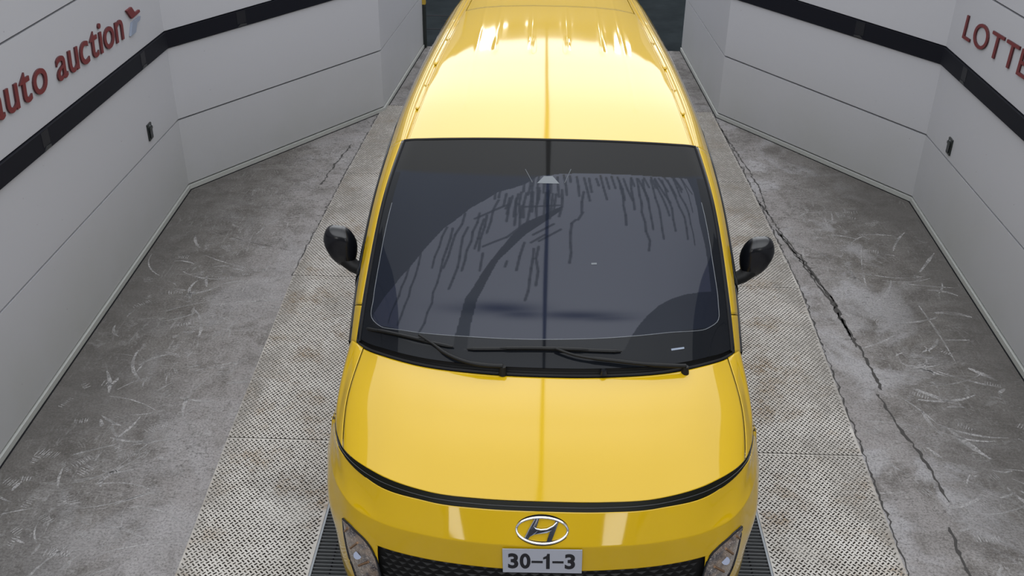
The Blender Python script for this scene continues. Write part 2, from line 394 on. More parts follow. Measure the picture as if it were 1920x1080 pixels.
# long curved drag mark and damp patch beside the right wall
V, F = [], []
stroke(2.62, 4.45, -1.75, 1.05, .006, .25); stroke(2.74, 3.5, -1.55, .75, .008, -.1); stroke(2.86, 3.62, -.3, .22, .018, -.9); stroke(2.80, 3.28, -.15, .26, .026, -.8); stroke(2.76, 2.92, .05, .17, .012, 0); stroke(2.80, 2.60, -.8, .2, .018, 0)
stroke(2.45, 1.95, -1.1, .32, .022, .3); stroke(2.35, 2.35, -.6, .30, .02, .2)
tag(mesh('drag_mark', V, F, 'dust', floor), kind='stuff')
tag(box('ground', -40, 40, 9.75, 60, -.3, -.012, 'asphalt'), kind='structure')
gr = bpy.data.objects['ground']
for k, (x0, x1, y0, y1) in enumerate(((-1.85, -1.30, 11.30, 11.34), (-1.85, -1.1, 10.6, 10.63), (-1.45, -1.15, 11.05, 11.09), (-1.45, -1.15, 10.80, 10.83))):
    box('floor_joint', x0, x1, y0, y1, -.012, -.008, 'seam_dark', gr)
mesh('floor_joint', [(-1.42, 10.3, -.008), (-1.38, 10.3, -.008), (-1.20, 11.9, -.008), (-1.24, 11.9, -.008)], [(0, 1, 2, 3)], 'seam_dark', gr)

# steel grating between the tracks, under the nose of the van
grate = tag(empty('floor_grating', (0, .55, 0)), 'dark steel bar grating set in the floor under the front of the yellow van', 'grating')
def child_box(name, x0, x1, y0, y1, z0, z1, mat, parent):
    ox, oy, oz = parent.location
    return box(name, x0-ox, x1-ox, y0-oy, y1-oy, z0-oz, z1-oz, mat, parent)
bar0 = child_box('grate_bar', LIN+.012, RIN-.012, .5475, .5525, -.035, -.001, 'grate_steel', grate)
bar0.location.y = -.74; k = 1
while -.74+.0245*k < .74:
    b = bar0.copy(); b.location.y = -.74+.0245*k; link(b, grate); k += 1
for x in np.linspace(LIN+.1, RIN-.1, 22): child_box('cross_rod', x-.003, x+.003, -.2, 1.3, -.012, -.006, 'seam_dark', grate)
for x0, x1 in ((LIN-.012, LIN+.012), (RIN-.012, RIN+.012)): child_box('grate_frame', x0, x1, -.215, 1.315, -.04, .004, 'galvanised', grate)
for y0, y1 in ((-.215, -.20), (1.30, 1.315)): child_box('grate_frame', LIN, RIN, y0, y1, -.04, .002, 'galvanised', grate)

# ------------------------------------------------------------------ walls
WALLS = {
 'left': dict(path=[(-2.83, -6), (-3.059, 1.329), (-3.176, 5.134), (-1.738, 7.287), (-1.573, 9.718)], s=-1,
              h=[(.765, 1.395, 1.52, 2.10), (.765, 1.395, 1.52, 2.10), (.652, 1.282, 1.416, 2.03), (.660, 1.318, 1.475, 2.08), (.66, 1.32, 1.48, 2.08)]),
 'right': dict(path=[(2.80, -6), (3.147, 2.494), (3.260, 5.233), (1.844, 7.309), (1.735, 9.78)], s=1,
               h=[(.695, 1.31, 1.435, 2.02), (.695, 1.31, 1.435, 2.02), (.627, 1.248, 1.390, 1.925), (.668, 1.270, 1.435, 2.0), (.67, 1.27, 1.44, 2.0)]),
}
TOP = 3.3
def offset(path, d, s):
    """path shifted outwards (away from the van) by d, mitred"""
    out = []
    for i, p in enumerate(path):
        ns = []
        for a, b in ((i-1, i), (i, i+1)):
            if a >= 0 and b < len(path):
                t = (Vector(path[b])-Vector(path[a])).normalized(); n = Vector((t.y, -t.x))*(1 if s > 0 else -1); ns.append(n)
        n = sum(ns, Vector((0, 0))).normalized(); c = n.dot(ns[0]); out.append((p[0]+n.x*d/c, p[1]+n.y*d/c))
    return out
def strip(name, path, s, i0, i1, d0, d1, zlo, zhi, mat, parent=None, gap=0):
    A, B = offset(path, d0, s), offset(path, d1, s); V, F = [], []
    for i in range(i0, i1+1):
        V += [(*A[i], zlo[i]), (*A[i], zhi[i]), (*B[i], zhi[i]), (*B[i], zlo[i])]
    n = i1-i0+1
    for i in range(n-1):
        k = 4*i
        for a in range(4): b = (a+1) % 4; F.append((k+a, k+b, k+4+b, k+4+a))
    F += [(0, 1, 2, 3), (4*n-4, 4*n-1, 4*n-2, 4*n-3)]
    return fix_normals(mesh(name, V, F, mat, parent))
for side, W in WALLS.items():
    P, s, H = W['path'], W['s'], W['h']; n = len(P); g = .0075
    Z0 = [-.05]*n; ZT = [TOP]*n
    wall = tag(strip('wall_'+side, P, s, 0, n-1, .03, .16, Z0, ZT, 'seam_dark'), kind='structure')
    lv = [[.046]*n]+[[h[k] for h in H] for k in range(4)]+[[2.72]*n, ZT]
    for a, b in ((0, 2), (2, 3), (3, 4)):
        for lo, hi in ((0, 1), (1, 2), (3, 4), (4, 5), (5, 6)):
            e0 = [z+g for z in lv[lo]]; e1 = [z-g for z in lv[hi]]
            strip('wall_panel', P, s, a, b, 0, .03, e0, e1, 'wall_panel', wall)
    tag(strip('baseboard_'+side, P, s, 0, n-1, -.013, .03, [0]*n, [.040]*n, 'baseboard'), kind='structure')
    strip('shadow_strip', P, s, 0, n-1, -.022, .0, [0]*n, [.004]*n, 'seam_dark', wall)  # dark strip standing in for the shadow gap under the baseboard
    rail = tag(strip('trim_1' if side == 'left' else 'trim_2', P, s, 0, 3, -.018, .028, [z+.002 for z in lv[2]], [z-.002 for z in lv[3]], 'rail_navy'), kind='structure')
def wall_frame(side, y):
    """point on the wall face at y (side or diagonal run), unit direction along the wall and inward normal"""
    P = WALLS[side]['path']
    for a, b in zip(P[:-1], P[1:]):
        if a[1] <= y <= b[1]:
            t = (y-a[1])/(b[1]-a[1]); p = Vector((a[0]+(b[0]-a[0])*t, y, 0)); d = Vector((b[0]-a[0], b[1]-a[1], 0)).normalized()
            n = Vector((d.y, -d.x, 0)); n = n if side == 'left' else -n
            return p, d, n
def lvl(side, y, k): W = WALLS[side]; return float(np.interp(y, [p[1] for p in W['path']], [h[k] for h in W['h']]))
for side, tr, ys in (('left', 'trim_1', (2.69, 4.52, 5.80)), ('right', 'trim_2', (3.0, 4.66, 5.95))):
    for y in ys:
        p, d, n = wall_frame(side, y); z0 = lvl(side, y, 1); z1 = lvl(side, y, 2)
        V, F = prism_vf([(-.05, z0+.006), (.05, z0+.006), (.05, z0+.022), (-.015, z0+.028)], p+n*.017, d, (0, 0, 1), n, .006)
        fix_normals(mesh('rail_bracket', V, F, 'bracket_grey', bpy.data.objects[tr]))
        V, F = prism_vf([(-.05, z0+.031), (.05, z0+.031), (.05, z1-.006), (-.05, z1-.006)], p+n*.017, d, (0, 0, 1), n, .003)
        fix_normals(mesh('joint_cover', V, F, 'joint_dark', bpy.data.objects[tr]))

# wall sensors
def sensor(side, y, z, label, w_=.085, h_=.13):
    p, d, n = wall_frame(side, y); o = tag(empty('wall_sensor', p+Vector((0, 0, z))), label, 'sensor', 'wall sensors')
    def part(name, a0, a1, b0, b1, t0, t1, mat):
        V, F = prism_vf([(a0, b0), (a1, b0), (a1, b1), (a0, b1)], n*t0, d, (0, 0, 1), n, t1-t0)
        return fix_normals(mesh(name, V, F, mat, o))
    part('back_plate', -w_/2, w_/2, -h_/2, h_/2, 0, .012, 'sensor_black')
    part('lens_window', -w_*.30, w_*.30, -h_*.38, h_*.12, .012, .020, 'black_gloss')
    part('hood', -w_*.36, w_*.36, h_*.14, h_*.30, .012, .024, 'sensor_black')
    part('indicator', -w_*.12, w_*.12, h_*.33, h_*.40, .012, .016, 'galvanised')
sensor('left', 4.43, .815, 'small black sensor box on the wall below the red auto auction lettering')
sensor('right', 4.64, .757, 'small black sensor box on the wall below the red LOTTE lettering')

# ------------------------------------------------------------------ lettering
def glyph(ch, off=.0):
    c = bpy.data.curves.new('glyph', 'FONT'); c.body = ch; c.size = 1; c.offset = off; c.extrude = 0; c.resolution_u = 6
    o = bpy.data.objects.new('glyph', c); COL.objects.link(o)
    dg = bpy.context.evaluated_depsgraph_get(); dg.update()
    me = bpy.data.meshes.new_from_object(o.evaluated_get(dg)); bpy.data.objects.remove(o); bpy.data.curves.remove(c)
    V = np.array([v.co[:2] for v in me.vertices]); F = [tuple(p.vertices) for p in me.polygons]; bpy.data.meshes.remove(me)
    return V, F
def letter_mesh(name, V2, F, mapf, normal, depth, mat, side_mat, parent):
    """solid letter from a flat glyph: mapf takes glyph xy to 3-D"""
    bm = bmesh.new(); vs = [bm.verts.new(mapf(a, b)) for a, b in V2]
    for f in F:
        try: bm.faces.new([vs[i] for i in f])
        except ValueError: pass
    bmesh.ops.remove_doubles(bm, verts=bm.verts, dist=1e-5)
    r = bmesh.ops.extrude_face_region(bm, geom=list(bm.faces)); nv = [e for e in r['geom'] if isinstance(e, bmesh.types.BMVert)]
    bmesh.ops.translate(bm, verts=nv, vec=Vector(normal)*depth)
    bmesh.ops.recalc_face_normals(bm, faces=bm.faces)
    nn = Vector(normal).normalized()
    for f in bm.faces: f.material_index = 0 if abs(f.normal.dot(nn)) > .7 else 1
    me = bpy.data.meshes.new(name); bm.to_mesh(me); bm.free(); me.materials.append(MT[mat]); me.materials.append(MT[side_mat])
    return link(bpy.data.objects.new(name, me), parent)
def layout(text, adv, off):
    """list of (char, verts, faces) laid side by side; adv gives extra spacing"""
    out = []; x = 0
    for ch in text:
        if ch == ' ': x += .30; continue
        V, F = glyph(ch, off); w0, w1 = V[:, 0].min(), V[:, 0].max()
        V = V.copy(); V[:, 0] += x-w0; x += (w1-w0)+adv; out.append((ch, V, F))
    return out, x-adv
def wall_text(text, side, y0, y1, z0, z1, hgt, refc, off, adv, slant, name, label):
    L, tw = layout(text, adv, off); ref = glyph(refc, off)[0][:, 1].max()
    p0, d, n = wall_frame(side, (y0+y1)/2); root = tag(empty(name, wall_frame(side, y0)[0]+Vector((0, 0, z0))), label, 'sign')
    o = root.location
    for ch, V, F in L:
        def f(a, b):
            t = (a+slant*b)/tw; y = y0+(y1-y0)*t; p, _, nn = wall_frame(side, y)
            return p + nn*.001 + Vector((0, 0, z0+(z1-z0)*t+b/ref*hgt)) - o
        letter_mesh('letter', V, F, f, n, .011, 'sign_red', 'sign_red_side', root)
    return root
sg = wall_text('auto auction', 'left', 2.15, 4.245, 1.715, 1.612, .142, 'x', .006, .085, .12, 'wall_lettering', 'red raised lettering reading auto auction on the grey wall at the left of the van')
wall_text('LOTTE', 'right', 4.905, 3.62, 1.560, 1.632, .178, 'T', .0, .12, .03, 'wall_lettering', 'red raised lettering reading LOTTE on the grey wall at the right of the van')
# emblem after the words: red wing over a pale grey wing
lg = tag(empty('wall_emblem', wall_frame('left', 4.50)[0]+Vector((0, 0, 1.69))), 'red and pale grey winged emblem after the words auto auction', 'sign')
for nm, pts, mt in (('red_wing', [(0, 1), (.42, 1), (.62, .70), (.97, .70), (1.0, .60), (.30, .58)], 'sign_red'),
                    ('grey_wing', [(.27, .44), (.99, .44), (.87, .31), (.64, .30), (.42, 0), (0, 0)], 'sign_grey')):
    p, d, n = wall_frame('left', 4.50)
    V, F = prism_vf([((a-.5)*.27, (b-.5)*.19) for a, b in pts], n*.001, d, (0, 0, 1), n, .016)
    fix_normals(mesh(nm, V, F, mt, lg))

# striped guard on the far left wall end
post = tag(empty('corner_guard', (-1.555, 9.70, 0)), 'thin yellow and black striped guard on the wall end behind the van', 'guard')
z = 0; k = 0
while z < 3.3:
    h = .55 if z == 0 else .14
    box('stripe', -.02, .02, -.02, .05, z, z+h, 'sensor_black' if k % 2 == 0 else 'post_yellow', post); z += h; k += 1

# ------------------------------------------------------------------ across the yard: what the roof mirrors
bd = tag(empty('building', (0, 22, 0)), 'grey building across the yard with floodlights, mirrored in the van roof', 'building')
box('wall', -22, 22, 0, 4, -.012, 7.0, 'facade_grey', bd)
box('parapet', -22.2, 22.2, -.15, 4, 7.0, 7.2, 'lamp_body', bd)
for x in (-15, -9, -3, 3, 9, 15): box('shutter_door', x-1.9, x+1.9, -.06, .02, 0, 3.6, 'lamp_body', bd)
for x in (-1.45, -.48, .64, 1.80):
    lm = tag(empty('wall_lamp', (x, 21.6, 6.85)), {-1.45: 'round wall lamp leftmost of four on the building across the yard', -.48: 'round wall lamp second from left on the building across the yard', 0.64: 'round wall lamp third from left on the building across the yard', 1.80: 'round wall lamp rightmost of four on the building across the yard'}[x], 'lamp', 'building wall lamps')
    V, F = tube_vf([(0, .39, .0), (0, 0, 0)], .05, 8); mesh('arm', V, F, 'lamp_body', lm)
    V, F = tube_vf([(0, 0, -.14), (0, 0, -.16)], .21, 20); fix_normals(mesh('glass', V, F, 'lamp_glow', lm))
    V, F = tube_vf([(0, 0, -.14), (0, 0, .08)], [.25, .06], 20); fix_normals(mesh('shade', V, F, 'lamp_body', lm))
for i, x in enumerate((-2.15, 2.75)):
    fl = tag(empty('floodlight', (x, 21.3, 6.55)), 'tall floodlight panel at the parapet across the yard, '+('left' if i == 0 else 'right')+' of the round lamps', 'lamp', 'parapet floodlights')
    box('housing', -.36, .36, 0, .54, 0, .85, 'lamp_body', fl); box('light_panel', -.33, .33, -.02, 0, .04, .81, 'lamp_glow', fl)
# cable line running over the middle of the booth
V, F = tube_vf([(.03, 21.78, 7.1), (.03, 8, 6.6), (.03, -6, 6.4), (.03, -13.9, 6.6)], .036, 8)
tag(mesh('overhead_cable', V, F, 'cable_black'), 'thick black cable strung lengthwise high over the middle of the van', 'cable')
V, F = tube_vf([(.03, -14, -.0), (.03, -14, 6.65)], .09, 10)
tag(fix_normals(mesh('cable_mast', V, F, 'galvanised')), 'steel mast behind the camera that holds the overhead cable', 'mast')
tag(box('approach_ground', -40, 40, -40, -8, -.3, -.012, 'asphalt'), kind='structure')
for i, x in enumerate((-2.9, 2.45)):
    fl = tag(empty('entrance_lamp', (x, -8.3, 0)), 'upright lamp panel on a pole at the booth entrance, '+('left' if i == 0 else 'right')+' of the mast', 'lamp', 'entrance lamp panels')
    V, F = tube_vf([(0, 0, -.012), (0, 0, 1.3)], .05, 8); mesh('pole', V, F, 'lamp_body', fl)
    hw = .42 if i == 0 else .34
    box('housing', -hw-.05, hw+.05, -.10, .04, 1.28, 2.25, 'lamp_body', fl); box('light_panel', -hw, hw, .04, .06, 1.45, 2.12, 'entrance_glow', fl)
gb = tag(empty('added_backdrop', (0, -17, 0)), 'plain grey unseen building added behind the camera to dull the bumper reflection', 'building')  # unseen block added so the front bumper mirrors dull grey, not sky
box('wall', -20, 20, -4, 0, -.012, 5.0, 'facade_grey', gb)
for x in (-12, -6, 0, 6, 12): box('shutter_door', x-1.9, x+1.9, -.02, .05, 0, 3.6, 'lamp_body', gb)  # shutters of the added unseen backdrop

# ------------------------------------------------------------------ the van
# ---- van body control net: rows from the light bar over hood, windshield and roof to the tail,
# columns from the centre line (0) to the shoulder (8); half body, x >= 0
ROWS = [
 [(0,.081,.950),(.255,.088,.950),(.477,.122,.950),(.700,.222,.955),(.876,.415,.934),(.925,.540,.917),(.950,.635,.900),(.962,.680,.885),(.978,.720,.870)],
 [(0,.220,1.022),(.250,.230,1.020),(.480,.268,1.016),(.705,.368,1.008),(.888,.520,.968),(.930,.610,.940),(.955,.700,.930),(.967,.745,.900),(.978,.790,.870)],
 [(0,.420,1.097),(.250,.432,1.094),(.500,.485,1.088),(.720,.575,1.073),(.893,.680,1.020),(.928,.760,.992),(.956,.830,.980),(.971,.880,.930),(.984,.940,.870)],
 [(0,.655,1.165),(.270,.674,1.160),(.540,.735,1.148),(.750,.838,1.134),(.858,.940,1.108),(.900,.985,1.106),(.936,1.035,1.080),(.966,1.10,.990),(.988,1.16,.870)],
 [(0,.990,1.420),(.260,1.000,1.416),(.500,1.035,1.402),(.700,1.093,1.376),(.832,1.155,1.348),(.870,1.170,1.335),(.922,1.240,1.285),(.966,1.320,1.030),(.990,1.36,.870)],
 [(0,1.345,1.668),(.250,1.356,1.666),(.480,1.383,1.662),(.680,1.425,1.655),(.782,1.462,1.650),(.815,1.478,1.642),(.877,1.550,1.575),(.955,1.660,1.060),(.992,1.68,.870)],
 [(0,1.710,1.875),(.240,1.713,1.873),(.440,1.720,1.866),(.620,1.735,1.853),(.712,1.748,1.842),(.750,1.756,1.832),(.832,1.840,1.745),(.945,1.950,1.080),(.993,1.98,.870)],
 [(0,2.100,1.925),(.240,2.102,1.922),(.430,2.106,1.915),(.600,2.115,1.901),(.690,2.125,1.887),(.748,2.135,1.868),(.838,2.170,1.750),(.942,2.220,1.090),(.994,2.24,.870)],
 [(0,2.700,1.955),(.240,2.700,1.952),(.420,2.700,1.944),(.580,2.700,1.929),(.665,2.700,1.914),(.727,2.700,1.894),(.828,2.700,1.765),(.938,2.700,1.090),(.995,2.70,.870)],
 [(0,3.400,1.962),(.220,3.400,1.959),(.400,3.400,1.951),(.545,3.400,1.936),(.628,3.400,1.920),(.692,3.400,1.899),(.806,3.400,1.765),(.932,3.400,1.090),(.994,3.40,.870)],
 [(0,4.100,1.957),(.210,4.100,1.954),(.375,4.100,1.946),(.510,4.100,1.930),(.590,4.100,1.912),(.655,4.100,1.890),(.775,4.100,1.757),(.922,4.100,1.090),(.990,4.10,.870)],
 [(0,4.750,1.935),(.200,4.750,1.932),(.360,4.750,1.924),(.490,4.750,1.907),(.560,4.750,1.888),(.625,4.745,1.864),(.742,4.730,1.735),(.905,4.700,1.090),(.975,4.68,.870)],
 [(0,5.080,1.900),(.200,5.075,1.897),(.355,5.065,1.889),(.480,5.050,1.870),(.550,5.035,1.850),(.612,5.010,1.825),(.722,4.970,1.700),(.885,4.950,1.085),(.955,4.93,.870)],
 [(0,5.150,1.780),(.200,5.145,1.777),(.355,5.135,1.770),(.480,5.120,1.752),(.555,5.105,1.735),(.620,5.080,1.710),(.712,5.040,1.600),(.870,5.060,1.080),(.930,5.04,.870)],
 [(0,5.225,1.090),(.200,5.222,1.090),(.370,5.215,1.090),(.520,5.205,1.090),(.620,5.190,1.088),(.700,5.170,1.085),(.780,5.140,1.080),(.850,5.110,1.075),(.900,5.09,.870)],
 [(0,5.250,.870),(.200,5.248,.870),(.370,5.242,.870),(.520,5.232,.870),(.640,5.215,.870),(.730,5.195,.870),(.800,5.170,.870),(.850,5.145,.870),(.885,5.12,.870)],
]
# front face below the light bar: one row of nine points per level
FRONT = [
 ROWS[0],
 [(0,.060,.918),(.255,.067,.918),(.480,.103,.918),(.708,.205,.917),(.884,.412,.915),(.928,.535,.905),(.952,.635,.889),(.963,.680,.879),(.979,.720,.867)],
 [(0,-.003,.790),(.250,.006,.790),(.480,.042,.790),(.680,.112,.790),(.810,.205,.795),(.885,.315,.800),(.936,.445,.800),(.970,.585,.800),(.992,.740,.790)],
 [(0,.005,.650),(.230,.010,.652),(.500,.048,.655),(.700,.110,.660),(.820,.185,.665),(.885,.275,.670),(.945,.380,.680),(.980,.530,.700),(1.002,.735,.720)],
 [(0,.010,.450),(.250,.018,.450),(.500,.050,.450),(.700,.115,.450),(.830,.200,.450),(.895,.300,.460),(.940,.420,.480),(.972,.560,.520),(.990,.735,.600)],
 [(0,.050,.240),(.250,.058,.240),(.500,.090,.240),(.700,.150,.240),(.820,.230,.240),(.880,.330,.240),(.925,.450,.240),(.955,.590,.240),(.972,.750,.240)],
]
SIDEZ = [.870,.866,.790,.720,.600,.240]; SIDEX = [0,.002,.012,.010,-.002,-.020]

def hermite(P, t, ts):
    P = np.asarray(P, float); t = np.asarray(t, float); n = len(t)
    m = np.empty_like(P)
    d = (P[1:]-P[:-1])/(t[1:]-t[:-1]).reshape((-1,)+(1,)*(P.ndim-1))
    m[0] = d[0]; m[-1] = d[-1]
    for i in range(1, n-1):
        h0, h1 = t[i]-t[i-1], t[i+1]-t[i]
        m[i] = (d[i-1]*h1 + d[i]*h0)/(h0+h1)
    if n > 2:
        m[0] = 1.5*d[0]-.5*m[1]; m[-1] = 1.5*d[-1]-.5*m[-2]
    i = np.clip(np.searchsorted(t, ts, side='right')-1, 0, n-2)
    h = t[i+1]-t[i]; s = (ts-t[i])/h
    sh = (-1,)+(1,)*(P.ndim-1); s = s.reshape(sh); h = h.reshape(sh)
    return (2*s**3-3*s**2+1)*P[i] + (s**3-2*s**2+s)*h*m[i] + (-2*s**3+3*s**2)*P[i+1] + (s**3-s**2)*h*m[i+1]

def knots(A, axis):
    A = np.moveaxis(np.asarray(A, float), axis, 0)
    d = np.linalg.norm(A[1:]-A[:-1], axis=-1).reshape(len(A)-1, -1).mean(1)
    return np.concatenate([[0], np.cumsum(np.maximum(d, 1e-3))])

def mirror(N):
    N = np.asarray(N, float); L = N[:, :0:-1].copy(); L[..., 0] *= -1
    return np.concatenate([L, N], axis=1)
NET = mirror(ROWS)                       # 16 x 17 x 3
NC = 8
def side_pts(lv):
    out = []
    for r in range(1, 15):
        x, y, z = ROWS[r][8]
        out.append((x+SIDEX[lv], y, SIDEZ[lv]))
    for k in range(8, -1, -1):
        x, y, z = ROWS[15][k]
        out.append((x*(1 if lv < 5 else .98), y-(0 if lv < 5 else .02), SIDEZ[lv]))
    return out
LOW = mirror([list(f)+side_pts(i) for i, f in enumerate(FRONT)])   # 6 x 63 x 3, centre index 31
LC = 31

def net_eval(N, us, vs, c, breaks_u, breaks_v=()):
    """us in row index units, vs in signed column units; creases at the break indices"""
    us = np.asarray(us, float); vs = np.asarray(vs, float)+c
    def along(A, ts, breaks):
        n = len(A); kn = knots(A, 0); bs = sorted(set([0, n-1]+list(breaks)))
        tt = np.interp(ts, np.arange(n), kn); out = np.empty((len(ts),)+A.shape[1:])
        for a, b in zip(bs[:-1], bs[1:]):
            m = (ts >= a-1e-9) & (ts <= b+1e-9)
            if m.any(): out[m] = hermite(A[a:b+1], kn[a:b+1], tt[m])
        return out
    A = along(N, us, breaks_u)                       # len(us) x cols x 3
    B = along(np.moveaxis(A, 1, 0), vs, breaks_v)    # len(vs) x len(us) x 3
    return np.moveaxis(B, 1, 0)
def surf(us, vs): return net_eval(NET, us, vs, NC, (3, 6))
def low(us, vs): return net_eval(LOW, us, vs, LC, (1, 2))

FILM = [(3.511,-3.765),(3.798,-3.409),(4.197,-2.764),(4.442,-2.408),(4.665,-2.063),(4.828,-1.752),(4.948,-1.552),(5.082,-1.24),(5.206,-0.973),(5.279,-0.662),(5.335,-0.462),(5.455,-0.206),(5.494,0.217),(5.511,0.751),(5.494,1.685),(5.464,2.442),(5.429,3.209),(5.215,3.365),(4.773,3.398),(4.515,3.532),(4.206,3.598),(3.983,3.598),(3.979,3.109),(3.953,2.742),(3.897,2.397),(3.811,2.063),(3.7,1.83),(3.571,1.63),(3.438,1.474),(3.3,1.352),(3.258,1.285),(3.253,-0.195),(3.249,-1.374),(3.24,-2.286),(3.365,-3.687)]
WEDGE = [(5.034,0.273),(4.803,-0.451),(4.614,-0.695),(4.172,-1.174),(3.85,-1.463),(3.399,-1.563),(3.24,-1.563),(3.253,-1.329),(3.528,-1.307),(3.854,-1.229),(4.056,-1.085),(4.313,-0.884),(4.648,-0.417),(4.97,0.228)]
DRIPS = [(4.326,-2.753,3.442,-3.076),(4.356,-2.542,3.429,-2.82),(4.695,-1.974,4.193,-2.253),(4.687,-1.852,3.373,-2.264),(4.888,-1.63,4.197,-1.963),(4.712,-1.541,3.961,-1.796),(4.901,-1.329,4.172,-1.585),(4.88,-1.174,4.421,-1.307),(4.828,-1.229,4.446,-1.385),(5.09,-0.962,4.652,-1.151),(5.155,-0.695,4.815,-0.784),(5.189,-0.584,4.768,-0.64),(5.021,-0.506,4.717,-0.573),(5.223,-0.328,4.824,-0.373),(5.249,-0.172,4.876,-0.239),(4.811,0.451,4.305,0.384),(5.412,1.44,4.79,1.518),(5.438,1.707,4.987,1.696),(5.438,1.841,4.464,1.963),(5.421,1.974,4.73,2.075),(5.421,2.164,4.609,2.319),(5.421,2.264,4.901,2.475),(5.412,2.442,4.704,2.608),(5.412,2.586,4.601,2.931),(5.421,2.742,4.528,3.12),(5.416,2.964,4.931,3.176),(4.472,-0.25,3.858,-0.362),(4.502,-0.161,4.043,-0.184),(4.545,-0.428,4.202,-0.528),(4.391,-1.196,4.185,-1.251),(4.305,-0.729,4.24,-0.762),(5.451,-0.462,5.223,-0.495),(5.433,-0.362,5.18,-0.384),(5.472,-0.284,5.159,-0.306),(5.459,-0.195,5.107,-0.206),(5.425,-0.083,5.215,-0.083),(5.468,0.039,5.215,0.05),(5.446,0.172,5.163,0.195),(5.476,0.295,5.189,0.328),(5.464,0.417,5.378,0.428),(5.455,0.551,5.18,0.606),(5.442,0.695,5.112,0.773),(5.438,0.795,5.236,0.851),(5.433,0.94,5.33,0.973),(5.476,1.029,5.129,1.151),(5.451,1.151,5.288,1.207),(5.468,1.274,5.292,1.352),(5.455,1.407,5.12,1.552),(5.433,1.541,5.112,1.696),(5.451,1.719,5.326,1.785),(5.433,1.874,5.094,2.052),(5.446,2.008,5.305,2.097),(5.459,2.186,5.292,2.286),(5.438,2.275,5.069,2.519),(5.442,2.375,5.24,2.519),(5.476,2.497,5.167,2.72),(5.494,2.675,5.223,2.887),(5.446,2.764,5.262,2.92),(5.429,2.953,5.185,3.287),(5.249,-1.029,5.103,-1.062),(5.318,-0.929,5.124,-0.951),(5.185,-0.818,5.009,-0.851),(5.129,-0.751,4.906,-0.773),(5.124,-0.617,4.88,-0.64),(5.215,-0.528,4.871,-0.551),(5.206,-0.428,4.871,-0.451),(5.223,-0.295,4.948,-0.328),(5.288,-0.184,5.056,-0.217),(5.223,-0.05,4.914,-0.083),(5.249,0.017,4.923,-0.017),(5.206,0.083,4.867,0.05),(5.202,0.15,4.923,0.106),(5.266,0.261,4.897,0.217),(5.24,0.684,4.953,0.662),(4.953,0.662,4.858,0.528),(4.858,0.528,4.811,0.451),(4.828,-1.418,5.039,-0.751),(5.039,-0.751,4.974,-0.851),(4.476,-1.207,4.605,-0.762),(4.605,-0.762,4.79,-0.439),(5.009,-0.439,5.043,0.228),(4.652,-0.273,4.798,0.128),(4.571,-0.161,4.73,0.228),(4.549,-0.306,4.657,-0.072)]
FRIT = [(5.442,-3.799),(4.936,-3.776),(4.356,-3.854),(3.742,-3.865),(3.464,-3.81),(3.382,-3.454),(3.378,-2.597),(3.395,-1.496),(3.403,-0.206),(3.429,0.973),(3.468,2.164),(3.481,3.331),(3.567,3.743),(3.794,3.821),(4.386,3.776),(5.043,3.654),(5.536,3.721)]
WIP1 = [(3.292,-3.899),(3.3,-2.564),(3.258,-1.563),(3.335,-2.208),(3.266,-1.93),(3.176,-1.685),(3.09,-1.263),(3.077,-0.684)]
WIP2 = [(3.249,-1.318),(3.292,-0.206),(3.27,1.285),(3.288,0.161),(3.227,0.428),(3.155,1.14),(3.03,2.397)]
LAMPL = [(2.908,-4.494),(2.9,-3.746),(2.956,-3.141),(3.164,-2.945),(3.782,-2.857),(3.236,-4.316),(3.645,-3.871),(4.054,-3.551)]
LAMPR = [(2.595,4.28),(2.507,3.729),(2.812,3.141),(3.108,2.945),(3.485,2.857),(3.028,4.12),(3.341,3.889),(3.79,3.711)]
van = tag(empty('van', (0, 2.6, 0)), 'bright yellow van with black windscreen and full-width light bar, facing the camera', 'van')
ORG = np.array([0, 2.6, 0])
def S(us, vs): return surf(us, vs)-ORG
def Lo(us, vs): return low(us, vs)-ORG
def normals(P):
    du = np.gradient(P, axis=0); dv = np.gradient(P, axis=1); n = np.cross(dv, du)
    return n/np.maximum(np.linalg.norm(n, axis=-1, keepdims=True), 1e-9)
LS = np.linspace
def both(f, name, u0, u1, nu, v0, v1, nv, mat, thick=.0, lift=0, parent=van):
    """the same panel on both sides; v0 < v1, outer columns positive"""
    os_ = []
    for sgn in (-1, 1):
        vs = LS(v0, v1, nv) if sgn > 0 else LS(-v1, -v0, nv)
        P = f(LS(u0, u1, nu), vs)
        if lift: P = P+normals(P)*lift
        os_.append(grid(name, P, mat, parent, thick=thick))
    return os_
# dark inner shell closes every shut line
P = S(LS(.15, 14.8, 120), LS(-7.7, 7.7, 120)); P = P-normals(P)*.016; grid('inner_shell', P, 'seam_black', van)
# hood with its shut line inboard of the fender
hood_us = LS(.012, 2.985, 90); hood = grid('hood', S(hood_us, LS(-3.965, 3.965, 120)), 'paint', van, thick=.003)
both(S, 'fender', 0.0, 3.0, 60, 4.035, 8, 40, 'paint', .003)
# cowl: black trough between hood and glass
cu = LS(3.0, 3.09, 6); P = S(cu, LS(-4.98, 4.98, 100)); nrm = normals(P)
dip = np.array([0, -.010, -.016, -.016, -.008, .0])[:, None, None]
grid('cowl', P+nrm*dip+np.array([0, 0, .0]), 'black_plastic', van)
V, F = tube_vf([tuple(p) for p in (S([3.03], LS(-4.6, 4.6, 40))[0]-np.array([0, 0, .006]))], .006, 6); mesh('cowl_seal', V, F, 'rubber', van)

